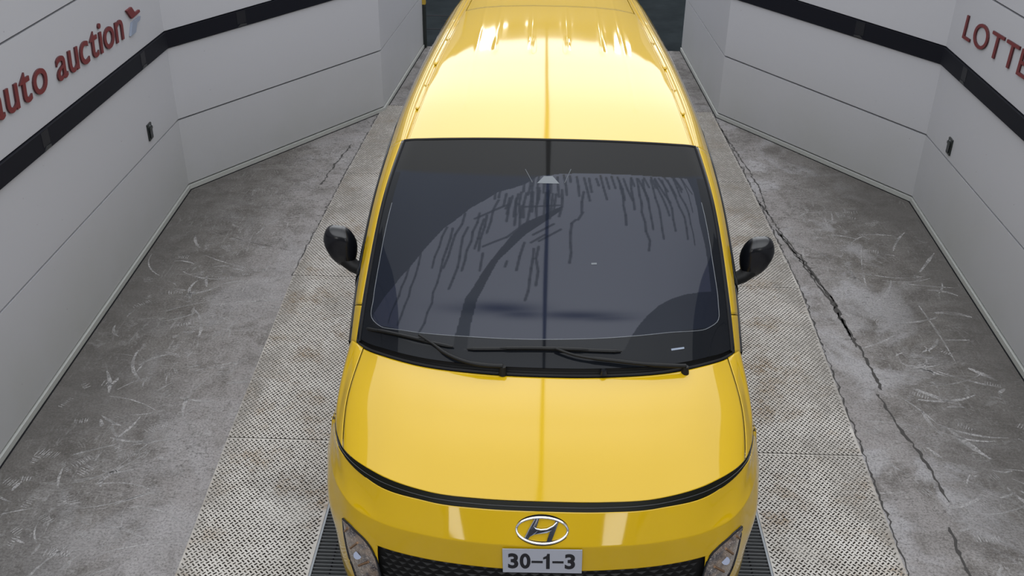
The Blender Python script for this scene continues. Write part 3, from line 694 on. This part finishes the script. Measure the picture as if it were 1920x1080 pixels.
# windscreen with dust film, streaks and ceramic edge
NU, NV = 300, 460
wu, wv_ = LS(3.095, 5.985, NU), LS(-4.55, 4.55, NV)
WP = S(wu, wv_); ws = grid('windscreen', WP, 'windscreen', van, thick=0)
def inside(poly, U, Vv):
    r = np.zeros(U.shape, bool); n = len(poly); j = n-1
    for i in range(n):
        u1, v1 = poly[i]; u2, v2 = poly[j]
        if u1 != u2:
            c = ((u1 > U) != (u2 > U)) & (Vv < (v2-v1)*(U-u1)/(u2-u1)+v1); r ^= c
        j = i
    return r
UU, VV = np.meshgrid(wu, wv_, indexing='ij')
# metric-ish coordinates (metres along the glass)
AU, AV = .42, .19
rng = np.random.RandomState(4)
film = (inside(FILM, UU, VV) & ~inside(WEDGE, UU, VV)).astype(float)
def seg_dist(u0, v0, u1, v1):
    a, b = (UU-u0)*AU, (VV-v0)*AV; c, d = (u1-u0)*AU, (v1-v0)*AV
    t = np.clip((a*c+b*d)/max(c*c+d*d, 1e-9), 0, 1); return np.hypot(a-t*c, b-t*d), t
for (u0, v0, u1, v1) in DRIPS:
    n = max(2, int(abs(u1-u0)/.12)+1); pu = LS(u0, u1, n); pv = LS(v0, v1, n)+np.concatenate([[0], rng.normal(0, .018, n-1)])
    for k in range(n-1):
        d, t = seg_dist(pu[k], pv[k], pu[k+1], pv[k+1]); film *= 1-np.clip((.0062-d)/.0022, 0, 1)*.85
smear = np.zeros_like(film)
def blob(u, v, ru, rv, amt):
    global smear
    q = ((UU-u)*AU/ru)**2+((VV-v)*AV/rv)**2; smear = np.maximum(smear, amt*np.exp(-q*1.1))
for a in ((3.72, -1.25, .030, .14, .55), (3.75, -.80, .034, .14, .95), (3.69, -.45, .026, .10, .8), (3.69, .55, .024, .17, .9), (3.66, 1.0, .018, .12, .7)): blob(*a)
frit = (~inside(FRIT, UU, VV)).astype(float)
frit[UU > 5.42] *= (np.abs(VV[UU > 5.42]) > 4.3)
band = np.clip((UU-5.42)/.06, 0, 1)
lo_arc = (VV > 1.3) & (UU < 3.98)
for nm, arr in (('film', film*(1-frit*.75)), ('frit', frit), ('smear', smear), ('band', band)):
    at = ws.data.attributes.new(nm, 'FLOAT', 'POINT'); at.data.foreach_set('value', arr.astype(np.float32).ravel())
# the thin pale edge of the ceramic border
ip = [p for p in FRIT if p[0] < 5.3]
def on_surf(pts, lift=.002):
    out = []
    for u, v in pts:
        q = surf([u, u+.01], [v, v+.01])-ORG; n = np.cross(q[0, 1]-q[0, 0], q[1, 0]-q[0, 0]); n /= np.linalg.norm(n); out.append(q[0, 0]+n*lift)
    return np.array(out)
def dense(pts, n):
    pts = np.array(pts, float); t = np.concatenate([[0], np.cumsum(np.hypot((pts[1:, 0]-pts[:-1, 0])*AU, (pts[1:, 1]-pts[:-1, 1])*AV))])
    ts = LS(0, t[-1], n); return hermite(pts, t, ts)
simple('frit_edge', (.13, .14, .155), .4)
V, F = tube_vf([tuple(p) for p in on_surf(dense(ip, 110), .0002)], .0016, 5); mesh('frit_line', V, F, 'frit_edge', ws)
# sensor cover and its sight lines behind the top of the glass
q = on_surf([(5.352, -.23), (5.455, -.10), (5.462, .07), (5.352, .21)], .001)
mesh('sensor_cover', q, [(0, 3, 2, 1)], 'pale_plastic', ws)
for a, b in (((5.55, -.473), (5.36, -.32)), ((5.565, .44), (5.36, .31))):
    V, F = tube_vf([tuple(p) for p in on_surf([a, b], .001)], .0016, 4); mesh('sight_line', V, F, 'pale_plastic', ws)
for (u, va, vb) in ((3.262, 2.21, 2.50), (4.30, .80, .90)):
    q = on_surf([(u-.012, va), (u-.010, vb), (u+.012, vb), (u+.010, va)], .0015); mesh('sticker', q, [(0, 1, 2, 3)], 'sign_grey' if u < 4 else 'pale_plastic', ws)
# black garnish beside the glass, rubber lip, yellow pillars
both(S, 'pillar_garnish', 3.02, 6.0, 60, 4.60, 4.96, 8, 'black_gloss', .002, .002)
for sgn in (-1, 1):
    P = S(LS(3.06, 5.99, 50), [sgn*4.56]); V, F = tube_vf([tuple(p+[0, 0, .001]) for p in P[:, 0]], .006, 6); mesh('glass_seal', V, F, 'rubber', van)
V, F = tube_vf([tuple(p) for p in S([5.995], LS(-4.6, 4.6, 50))[0]], .006, 6); mesh('glass_seal', V, F, 'rubber', van)
both(S, 'pillar', 3.0, 3.62, 16, 5.0, 6.0, 12, 'paint', .003)
both(S, 'pillar', 3.635, 6.0, 50, 5.0, 6.0, 12, 'paint', .003)
# roof: gutters and pressed ribs
ru, rv = LS(6.012, 12, 260), LS(-4.0, 4.0, 300); P = surf(ru, rv); X, Y = P[..., 0], P[..., 1]
def bump(x, c, w_): return np.exp(-((x-c)/w_)**2)
def st(y, a, b): t = np.clip((y-a)/(b-a), 0, 1); return t*t*(3-2*t)
rib = sum(bump(X, c, .016) for c in (-.335, -.115, .105, .315))*st(Y, 2.86, 2.98)*(1-st(Y, 4.6, 4.7))*(.0045-.0030*st(Y, 2.95, 3.3))
rib += sum(bump(X, c, .012) for c in (-.45, .45))*st(Y, 2.0, 2.1)*.0012
step_ = -.006*st(Y, 4.02, 4.10)
P[..., 2] += rib+step_
grid('roof', P-ORG, 'paint', van, thick=.003)
def ditch(us, vs):
    P = S(us, vs); a = np.abs(vs)[None, :]; u = np.asarray(us)[:, None]
    P[..., 2] -= .011*np.exp(-((a-4.30)/.10)**2)+.004*np.exp(-((a-4.75)/.08)**2)
    return P
both(ditch, 'roof_gutter', 6.005, 12, 150, 4.01, 5.0, 40, 'paint', .003)
both(S, 'roof_side', 6.0, 12, 110, 5.0, 6.0, 16, 'paint', .003)
for sgn in (-1, 1):      # covers over the roof rack sockets in the gutter
    for u0, u1 in ((6.95, 7.55), (8.15, 8.9)):
        P = ditch(LS(u0, u1, 12), LS(4.16, 4.46, 4)*sgn if sgn > 0 else LS(-4.46, -4.16, 4)); P[..., 2] += .006
        grid('gutter_cover', P, 'paint', van, thick=.004)
# side glass, doors and rear
def sidewin(name, u0, u1): both(S, name, u0, u1, 24, 6.04, 6.98, 14, 'side_glass', .003)
sidewin('quarter_window', 3.25, 4.1); sidewin('front_door_window', 4.14, 7.1); sidewin('sliding_door_window', 7.16, 9.7); sidewin('rear_window_side', 9.76, 11.9)
both(S, 'window_frame', 3.0, 12.0, 90, 5.99, 7.04, 14, 'black_gloss', 0, -.004)
both(S, 'door_upper', 3.0, 5.0, 20, 7.0, 8.0, 10, 'paint', .003); both(S, 'door_upper', 5.01, 7.1, 20, 7.0, 8.0, 10, 'paint', .003)
both(S, 'door_upper', 7.115, 9.7, 20, 7.0, 8.0, 10, 'paint', .003); both(S, 'rear_quarter', 9.715, 12.0, 20, 7.0, 8.0, 10, 'paint', .003)
grid('tailgate', S(LS(12.0, 15, 50), LS(-8, 8, 80)), 'paint', van, thick=.003)
P = S(LS(13.05, 13.9, 20), LS(-5.2, 5.2, 60)); grid('tailgate_glass', P+normals(P)*.004, 'side_glass', van, thick=.002)

# light bar
bu, bv = LS(0, 1, 8), LS(-8, 8, 160); P = Lo(bu, bv); P = P+0*normals(P)*(.004*np.sin(LS(0, 1, 8)*math.pi))[:, None, None]
grid('light_bar', P, 'bar_black', van)
V, F = tube_vf([tuple(p) for p in (Lo([.5], LS(-6.0, 6.0, 120))[0]+np.array([0, -.004, .001]))], .0018, 6); mesh('light_strip', V, F, 'bracket_grey', bpy.data.objects['light_bar'])
# front bumper down to the grille, and below the headlamps
n_u = 70
fu, fv = LS(1.0, 5.0, 150), LS(-8, 8, 260); P = Lo(fu, fv)
def band_mask(u, v):       # True where yellow bumper, False in the grille mouth
    av = np.abs(v); top = 2.98+.0*av
    return ~((u > top) & (av < 2.93) & (u < 4.75))
uc, vc = (fu[1:]+fu[:-1])/2, (fv[1:]+fv[:-1])/2
UC, VC = np.meshgrid(uc, vc, indexing='ij')
grid('bumper', P, 'paint', van, keep=band_mask(UC, VC), thick=.003)
g0 = Lo(LS(2.96, 4.78, 40), LS(-2.96, 2.96, 90)); g0 = g0+np.array([0, .022, 0]); grid('grille', g0, 'black_plastic', van)
gr_ = bpy.data.objects['grille']
# grille mesh: staggered rows of short slats
vf = []
for i, u in enumerate(np.arange(3.04, 4.7, .125)):
    off_ = .10*(i % 2)
    for v in np.arange(-2.8+off_, 2.8, .20):
        q = Lo([u], [v-.085, v, v+.085])[0]+np.array([0, .012, 0]); c = q[1]+np.array([0, -.005, .0]); h = .009
        vf.append(([q[0], c-[0, 0, h], q[2], c+[0, 0, h]], [(0, 1, 2, 3)]))
V, F = join_vf(vf); tag(mesh('grille_slats', V, F, 'grille_black', gr_), kind='stuff')
# lower sides behind the front
def lower(name, v0, v1, nv, mat='paint'):
    for sgn in (-1, 1):
        us = LS(0, 5, 50); vs = LS(v0, v1, nv) if sgn > 0 else LS(-v1, -v0, nv); P = Lo(us, vs)
        keep = np.ones((len(us)-1, len(vs)-1), bool)
        for wy in (.87-2.6, 4.143-2.6):
            Rr = .375; cy, cz = wy, .36
            C = (P[1:, 1:]+P[:-1, :-1])/2; dd = np.hypot(C[..., 1]-cy, C[..., 2]-cz); side_ = np.abs(C[..., 0]) > .8
            keep &= ~((dd < Rr) & side_)
            d = np.hypot(P[..., 1]-cy, P[..., 2]-cz); mk = (d < Rr) & (d > Rr*.6) & (np.abs(P[..., 0]) > .8)
            P[mk, 1] = cy+(P[mk, 1]-cy)/d[mk]*Rr; P[mk, 2] = cz+(P[mk, 2]-cz)/d[mk]*Rr
        grid(name, P, mat, van, keep=keep)
lower('fender_lower', 8.0, 11.45, 70); lower('door_lower', 11.47, 13.1, 40); lower('sliding_door_lower', 13.12, 16.2, 70)
lower('rear_side_lower', 16.22, 22, 100); 
for sgn in (-1, 1):
    us = LS(0, 5, 30); vs = LS(22, 31, 40) if sgn > 0 else LS(-31, -22, 40); grid('rear_bumper', Lo(us, vs), 'paint', van)
box('underbody', -.86, .86, -2.35, 2.45, .26, .60, 'seam_black', van)
# wheels
for x, s in ((-.84, -1), (.84, 1)):
    for y in (.87-2.6, 4.143-2.6):
        wh = bpy.data.objects.new('wheel', None); link(wh, van); wh.location = (x*.96, y, .345)
        prof = [(-.10, .20), (-.11, .30), (-.095, .338), (-.05, .345), (.05, .345), (.095, .338), (.11, .30), (.10, .20)]
        V, F = [], []; n = 40
        for k in range(n):
            a = 2*math.pi*k/n
            for px_, r in prof: V.append((px_*s, r*math.cos(a), r*math.sin(a)))
        mm_ = len(prof)
        for k in range(n):
            for q in range(mm_): F.append((k*mm_+q, k*mm_+(q+1) % mm_, ((k+1) % n)*mm_+(q+1) % mm_, ((k+1) % n)*mm_+q))
        smooth_angle(fix_normals(mesh('tyre', V, F, 'rubber', wh)), 40)
        V, F = tube_vf([(.04*s, 0, 0), (.075*s, 0, 0)], [.215, .215], 32); fix_normals(mesh('rim_disc', V, F, 'dark_chrome', wh))
        vf = []
        for k in range(10):
            a = 2*math.pi*k/10; c, sn = math.cos(a), math.sin(a)
            vf.append(tube_vf([(.088*s, .04*c, .04*sn), (.085*s, .205*c, .205*sn)], [.024, .015], 6))
        vf.append(tube_vf([(.07*s, 0, 0), (.097*s, 0, 0)], .05, 16)); V, F = join_vf(vf); fix_normals(mesh('spokes', V, F, 'wheel_metal', wh))

# headlamps: clear-covered vertical lamps at the bumper corners
def head(sg, top, inner, outer):
    ts = LS(0, 1, 20); rows = []
    a = dense_uv(inner, 20); b = dense_uv(outer, 20); us = []
    G = np.empty((20, 12, 3))
    for i in range(20):
        line = [tuple(a[i]*(1-t)+b[i]*t) for t in LS(0, 1, 12)]
        G[i] = on_low(line, .006)
    bul = np.sin(LS(0, 1, 12)*math.pi)[None, :, None]*.006
    nn = normals(G); sgnn = 1 if nn[..., 1].mean() < 0 else -1
    G2 = G+nn*sgnn*bul
    h = grid('headlamp', G2, 'lamp_lens', van, flip=(sgnn < 0))
    edge = [tuple(p) for p in G[:, 0]]+[tuple(p) for p in G[-1, 1:]]+[tuple(p) for p in G[::-1, -1][1:]]+[tuple(p) for p in G[0, ::-1][1:-1]]
    V, F = tube_vf(edge, .0055, 6, True); mesh('lamp_rim', V, F, 'black_gloss', h)
    for i in (4, 8, 12, 16):
        q = on_low([tuple(a[i]*.75+b[i]*.25), tuple(a[i]*.35+b[i]*.65)], .013); V, F = tube_vf([tuple(p) for p in q], .006, 6); mesh('reflector', V, F, 'lamp_amber', h)
    for sgx in (0,):
        pt = on_low([tuple(a[10]*.5+b[10]*.5)], .012)[0]; V, F = tube_vf([pt, pt+np.array([0, -.006, .004])], .018, 14); mesh('projector', V, F, 'dark_chrome', h)
    return h
def on_low(pts, lift=.003):
    out = []
    for u, v in pts:
        q = low([u, u+.01], [v, v+.01])-ORG; n = np.cross(q[0, 1]-q[0, 0], q[1, 0]-q[0, 0]); n /= np.linalg.norm(n)
        if n[1] > 0: n = -n
        out.append(q[0, 0]+n*lift)
    return np.array(out)
def dense_uv(pts, n):
    pts = np.array(pts, float); t = np.concatenate([[0], np.cumsum(np.linalg.norm((pts[1:]-pts[:-1])*[1, 1.2], axis=1))]); ts = LS(0, t[-1], n)
    return np.stack([np.interp(ts, t, pts[:, 0]), np.interp(ts, t, pts[:, 1])], -1)
# on the surface: inner edge and outer edge, from the upper tip down
for s in (-1, 1):
    inner = [(2.62, 4.42), (2.56, 3.95), (2.72, 3.45), (2.96, 3.10), (3.18, 2.96), (3.65, 2.90), (4.25, 2.90)]
    outer = [(2.64, 4.46), (3.00, 4.38), (3.36, 4.20), (3.70, 3.98), (4.0, 3.76), (4.15, 3.60), (4.32, 3.45)]
    if s < 0: inner = [(u+.17, v) for u, v in inner]; outer = [(u+.17, v) for u, v in outer]
    head(s, None, [(u, v*s) for u, v in inner], [(u, v*s) for u, v in outer])

# emblem: chrome oval with a slanted H
em = bpy.data.objects.new('badge', None); link(em, van)
e0 = (low([1.53], [.004])[0, 0]-ORG); tx = np.array([1, 0, 0.0]); q = low([1.15, 1.9], [0]); ty = q[0, 0]-q[1, 0]; ty /= np.linalg.norm(ty); nz = np.cross(tx, ty)
em.location = tuple(e0+nz*.006)
def epos(a, b, c=0): return tuple(tx*a+ty*b+nz*(c-a*a*.9*1.0))
RX, RY = .104, .054
V, F = tube_vf([epos(RX*math.cos(t), RY*math.sin(t), .004) for t in LS(0, 2*math.pi, 49)[:-1]], .0060, 10, True)
smooth_angle(mesh('badge_ring', V, F, 'chrome', em), 60)
V, F = tube_vf([epos((RX+.002)*math.cos(t), (RY+.002)*math.sin(t), -.003) for t in LS(0, 2*math.pi, 49)[:-1]], .0095, 6, True)
mesh('badge_edge', V, F, 'seam_black', em)
def badge_poly(name, pts, mat, z0, z1):
    n = len(pts); V = [epos(a, b, z0) for a, b in pts]+[epos(a, b, z1) for a, b in pts]
    F = [tuple(range(n))[::-1], tuple(range(n, 2*n))]+[(i, (i+1) % n, n+(i+1) % n, n+i) for i in range(n)]
    return fix_normals(mesh(name, V, F, mat, em))
Hs = .96
left_leg = [(-.029, .050), (-.012, .050), (-.022, .018), (-.040, -.014), (-.058, -.040), (-.072, -.036), (-.052, .0)]
right_leg = [(.066, .036), (.054, .040), (.040, .012), (.030, -.010), (.018, -.050), (.036, -.050), (.046, -.022), (.056, .006)]
barp = [(-.034, .008), (-.015, .002), (.008, .003), (.030, .010), (.052, .026), (.042, .004), (.020, -.008), (-.005, -.012), (-.030, -.016), (-.048, -.026)]
badge_poly('badge_stroke', left_leg, 'dark_chrome', .002, .007)
badge_poly('badge_stroke', right_leg, 'dark_chrome', .002, .007); badge_poly('badge_stroke', barp, 'dark_chrome', .002, .0075)
V, F = tube_vf([epos(a, b, .008) for a, b in [(-.020, .047), (-.033, .016), (-.026, .007), (-.005, .003), (.020, .006), (.045, .020), (.060, .036)]], [.003, .0035, .004, .005, .005, .0045, .004], 8)
mesh('badge_highlight', V, F, 'chrome', em)
V, F = tube_vf([epos(a, b, .007) for a, b in [(-.030, .046), (-.052, .004), (-.069, -.033)]], .0022, 6); mesh('badge_highlight', V, F, 'chrome', em)

# number label below the badge
pl = bpy.data.objects.new('number_label', None); link(pl, van)
c00, c10, c01, c11 = [Vector(p) for p in (on_low([(3.028, -.672), (2.996, .735), (2.075, -.635), (2.02, .66)], .006))]
mid_ = (c00+c10+c01+c11)/4; axx = ((c10-c00)+(c11-c01)).normalized(); wd = ((c10-c00).length+(c11-c01).length)/2
axy = ((c01-c00)+(c11-c10)); hg = axy.length/2; axy = (axy-axx*axy.dot(axx)).normalized(); axn = axx.cross(axy).normalized(); pl.location = mid_+axn*.006
V, F = prism_vf([(-wd/2, -hg/2), (wd/2, -hg/2), (wd/2, hg/2), (-wd/2, hg/2)], (0, 0, 0), axx, axy, axn, .003)
fix_normals(mesh('label_sheet', V, F, 'decal_white', pl))
for ch, cx, cw in (('3', -.119, .042), ('0', -.070, .044), ('-', -.021, .046), ('1', .017, .027), ('-', .064, .046), ('3', .113, .042)):
    if ch == '1':
        V2 = np.array([(.45, 0), (1, 0), (1, 1), (.62, 1), (.50, .86), (0, .76), (0, .62), (.45, .68)]); F2 = [(0, 1, 2, 3, 4, 5, 6, 7)]
    else: V2, F2 = glyph(ch, .035)
    x0, x1 = V2[:, 0].min(), V2[:, 0].max(); y0, y1 = V2[:, 1].min(), V2[:, 1].max()
    hh = .088 if ch != '-' else .0125; yc = 0 if ch != '-' else -.004
    fm = lambda a, b: (axx*(cx+((a-x0)/(x1-x0)-.5)*cw) + axy*(yc+((b-y0)/(y1-y0)-.5)*hh) + axn*.003)
    letter_mesh('digit' if ch != '-' else 'dash', V2, F2, fm, axn, .0008, 'decal_black', 'decal_black', pl)

# wipers: spring-loaded arms lying on the cowl, blades on the glass
def wiper(blade, arm):
    wz = bpy.data.objects.new('wiper', None); link(wz, van)
    P = on_surf(dense(blade, 24), .012); V, F = tube_vf([tuple(p) for p in P], [.004]+[.008]*22+[.004], 6); mesh('wiper_blade', V, F, 'black_plastic', wz)
    P2 = on_surf(dense(blade, 24), .022); V, F = tube_vf([tuple(p) for p in P2[5:19]], [.003]+[.007]*12+[.003], 6); mesh('blade_carrier', V, F, 'black_plastic', wz)
    P = on_surf(dense(arm, 20), .030); V, F = tube_vf([tuple(p) for p in P], [.006]*6+[.009]*8+[.011]*6, 8); smooth_angle(mesh('wiper_arm', V, F, 'black_plastic', wz), 50)
    q = P[-1]; V, F = tube_vf([q-np.array([0, 0, .045]), q-np.array([0, 0, .002])], [.020, .014], 14); mesh('pivot_cap', V, F, 'black_plastic', wz)
wiper(WIP1[:3], WIP1[3:]); wiper(WIP2[:3], WIP2[3:])
# washer nozzle housing near the pivot
q = on_surf([(3.035, .97)], .004)[0]; V, F = tube_vf([q, q+np.array([0, 0, .02])], [.018, .012], 12); mesh('washer_nozzle', V, F, 'black_gloss', van)

# door mirrors: black shells on short arms
def mirror_unit(s, cx, cy, cz):
    mi = bpy.data.objects.new('door_mirror', None); link(mi, van); mi.location = (cx, cy-2.6, cz)
    bm = bmesh.new(); bmesh.ops.create_uvsphere(bm, u_segments=40, v_segments=26, radius=1)
    for v_ in bm.verts:
        x, y, z_ = v_.co
        e = .62
        x2, y2, z2 = [math.copysign(abs(c)**e, c) for c in (x, y, z_)]
        r = (abs(x2)**2.8+abs(y2)**2.8+abs(z2)**2.8)**(1/2.8); x2, y2, z2 = x2/r, y2/r, z2/r
        top = (z2+1)/2; zz = z2*.112
        wx = .086*(.60+.40*min(1, top/.55)**.7)*(1-.12*max(0, top-.6)/.4)
        yy = y2*(.060 if y2 < 0 else .022)
        v_.co = Vector((x2*wx-s*.032*(1-top)**1.8, yy, zz+.010*x2*s*(top-.2)))
    me = bpy.data.meshes.new('mirror_shell'); bm.to_mesh(me); bm.free(); me.materials.append(MT['mirror_shell']); me.polygons.foreach_set('use_smooth', [True]*len(me.polygons))
    link(bpy.data.objects.new('mirror_shell', me), mi)
    V, F = tube_vf([(-s*.028, -.012, -.070), (-s*.070, -.028, -.105), (-s*.150, -.06, -.125)], [.044, .036, .034], 14); smooth_angle(mesh('mirror_arm', V, F, 'black_plastic', mi), 60)
    fix_normals(mesh('mirror_glass', *prism_vf([(-.045, -.06), (.045, -.06), (.05, .055), (-.045, .06)], (-s*.01, .0225, 0), (1, 0, 0), (0, 0, 1), (0, 1, 0), .002), 'chrome', mi))
mirror_unit(-1, -1.068, 1.560, 1.330); mirror_unit(1, 1.085, 1.580, 1.315)
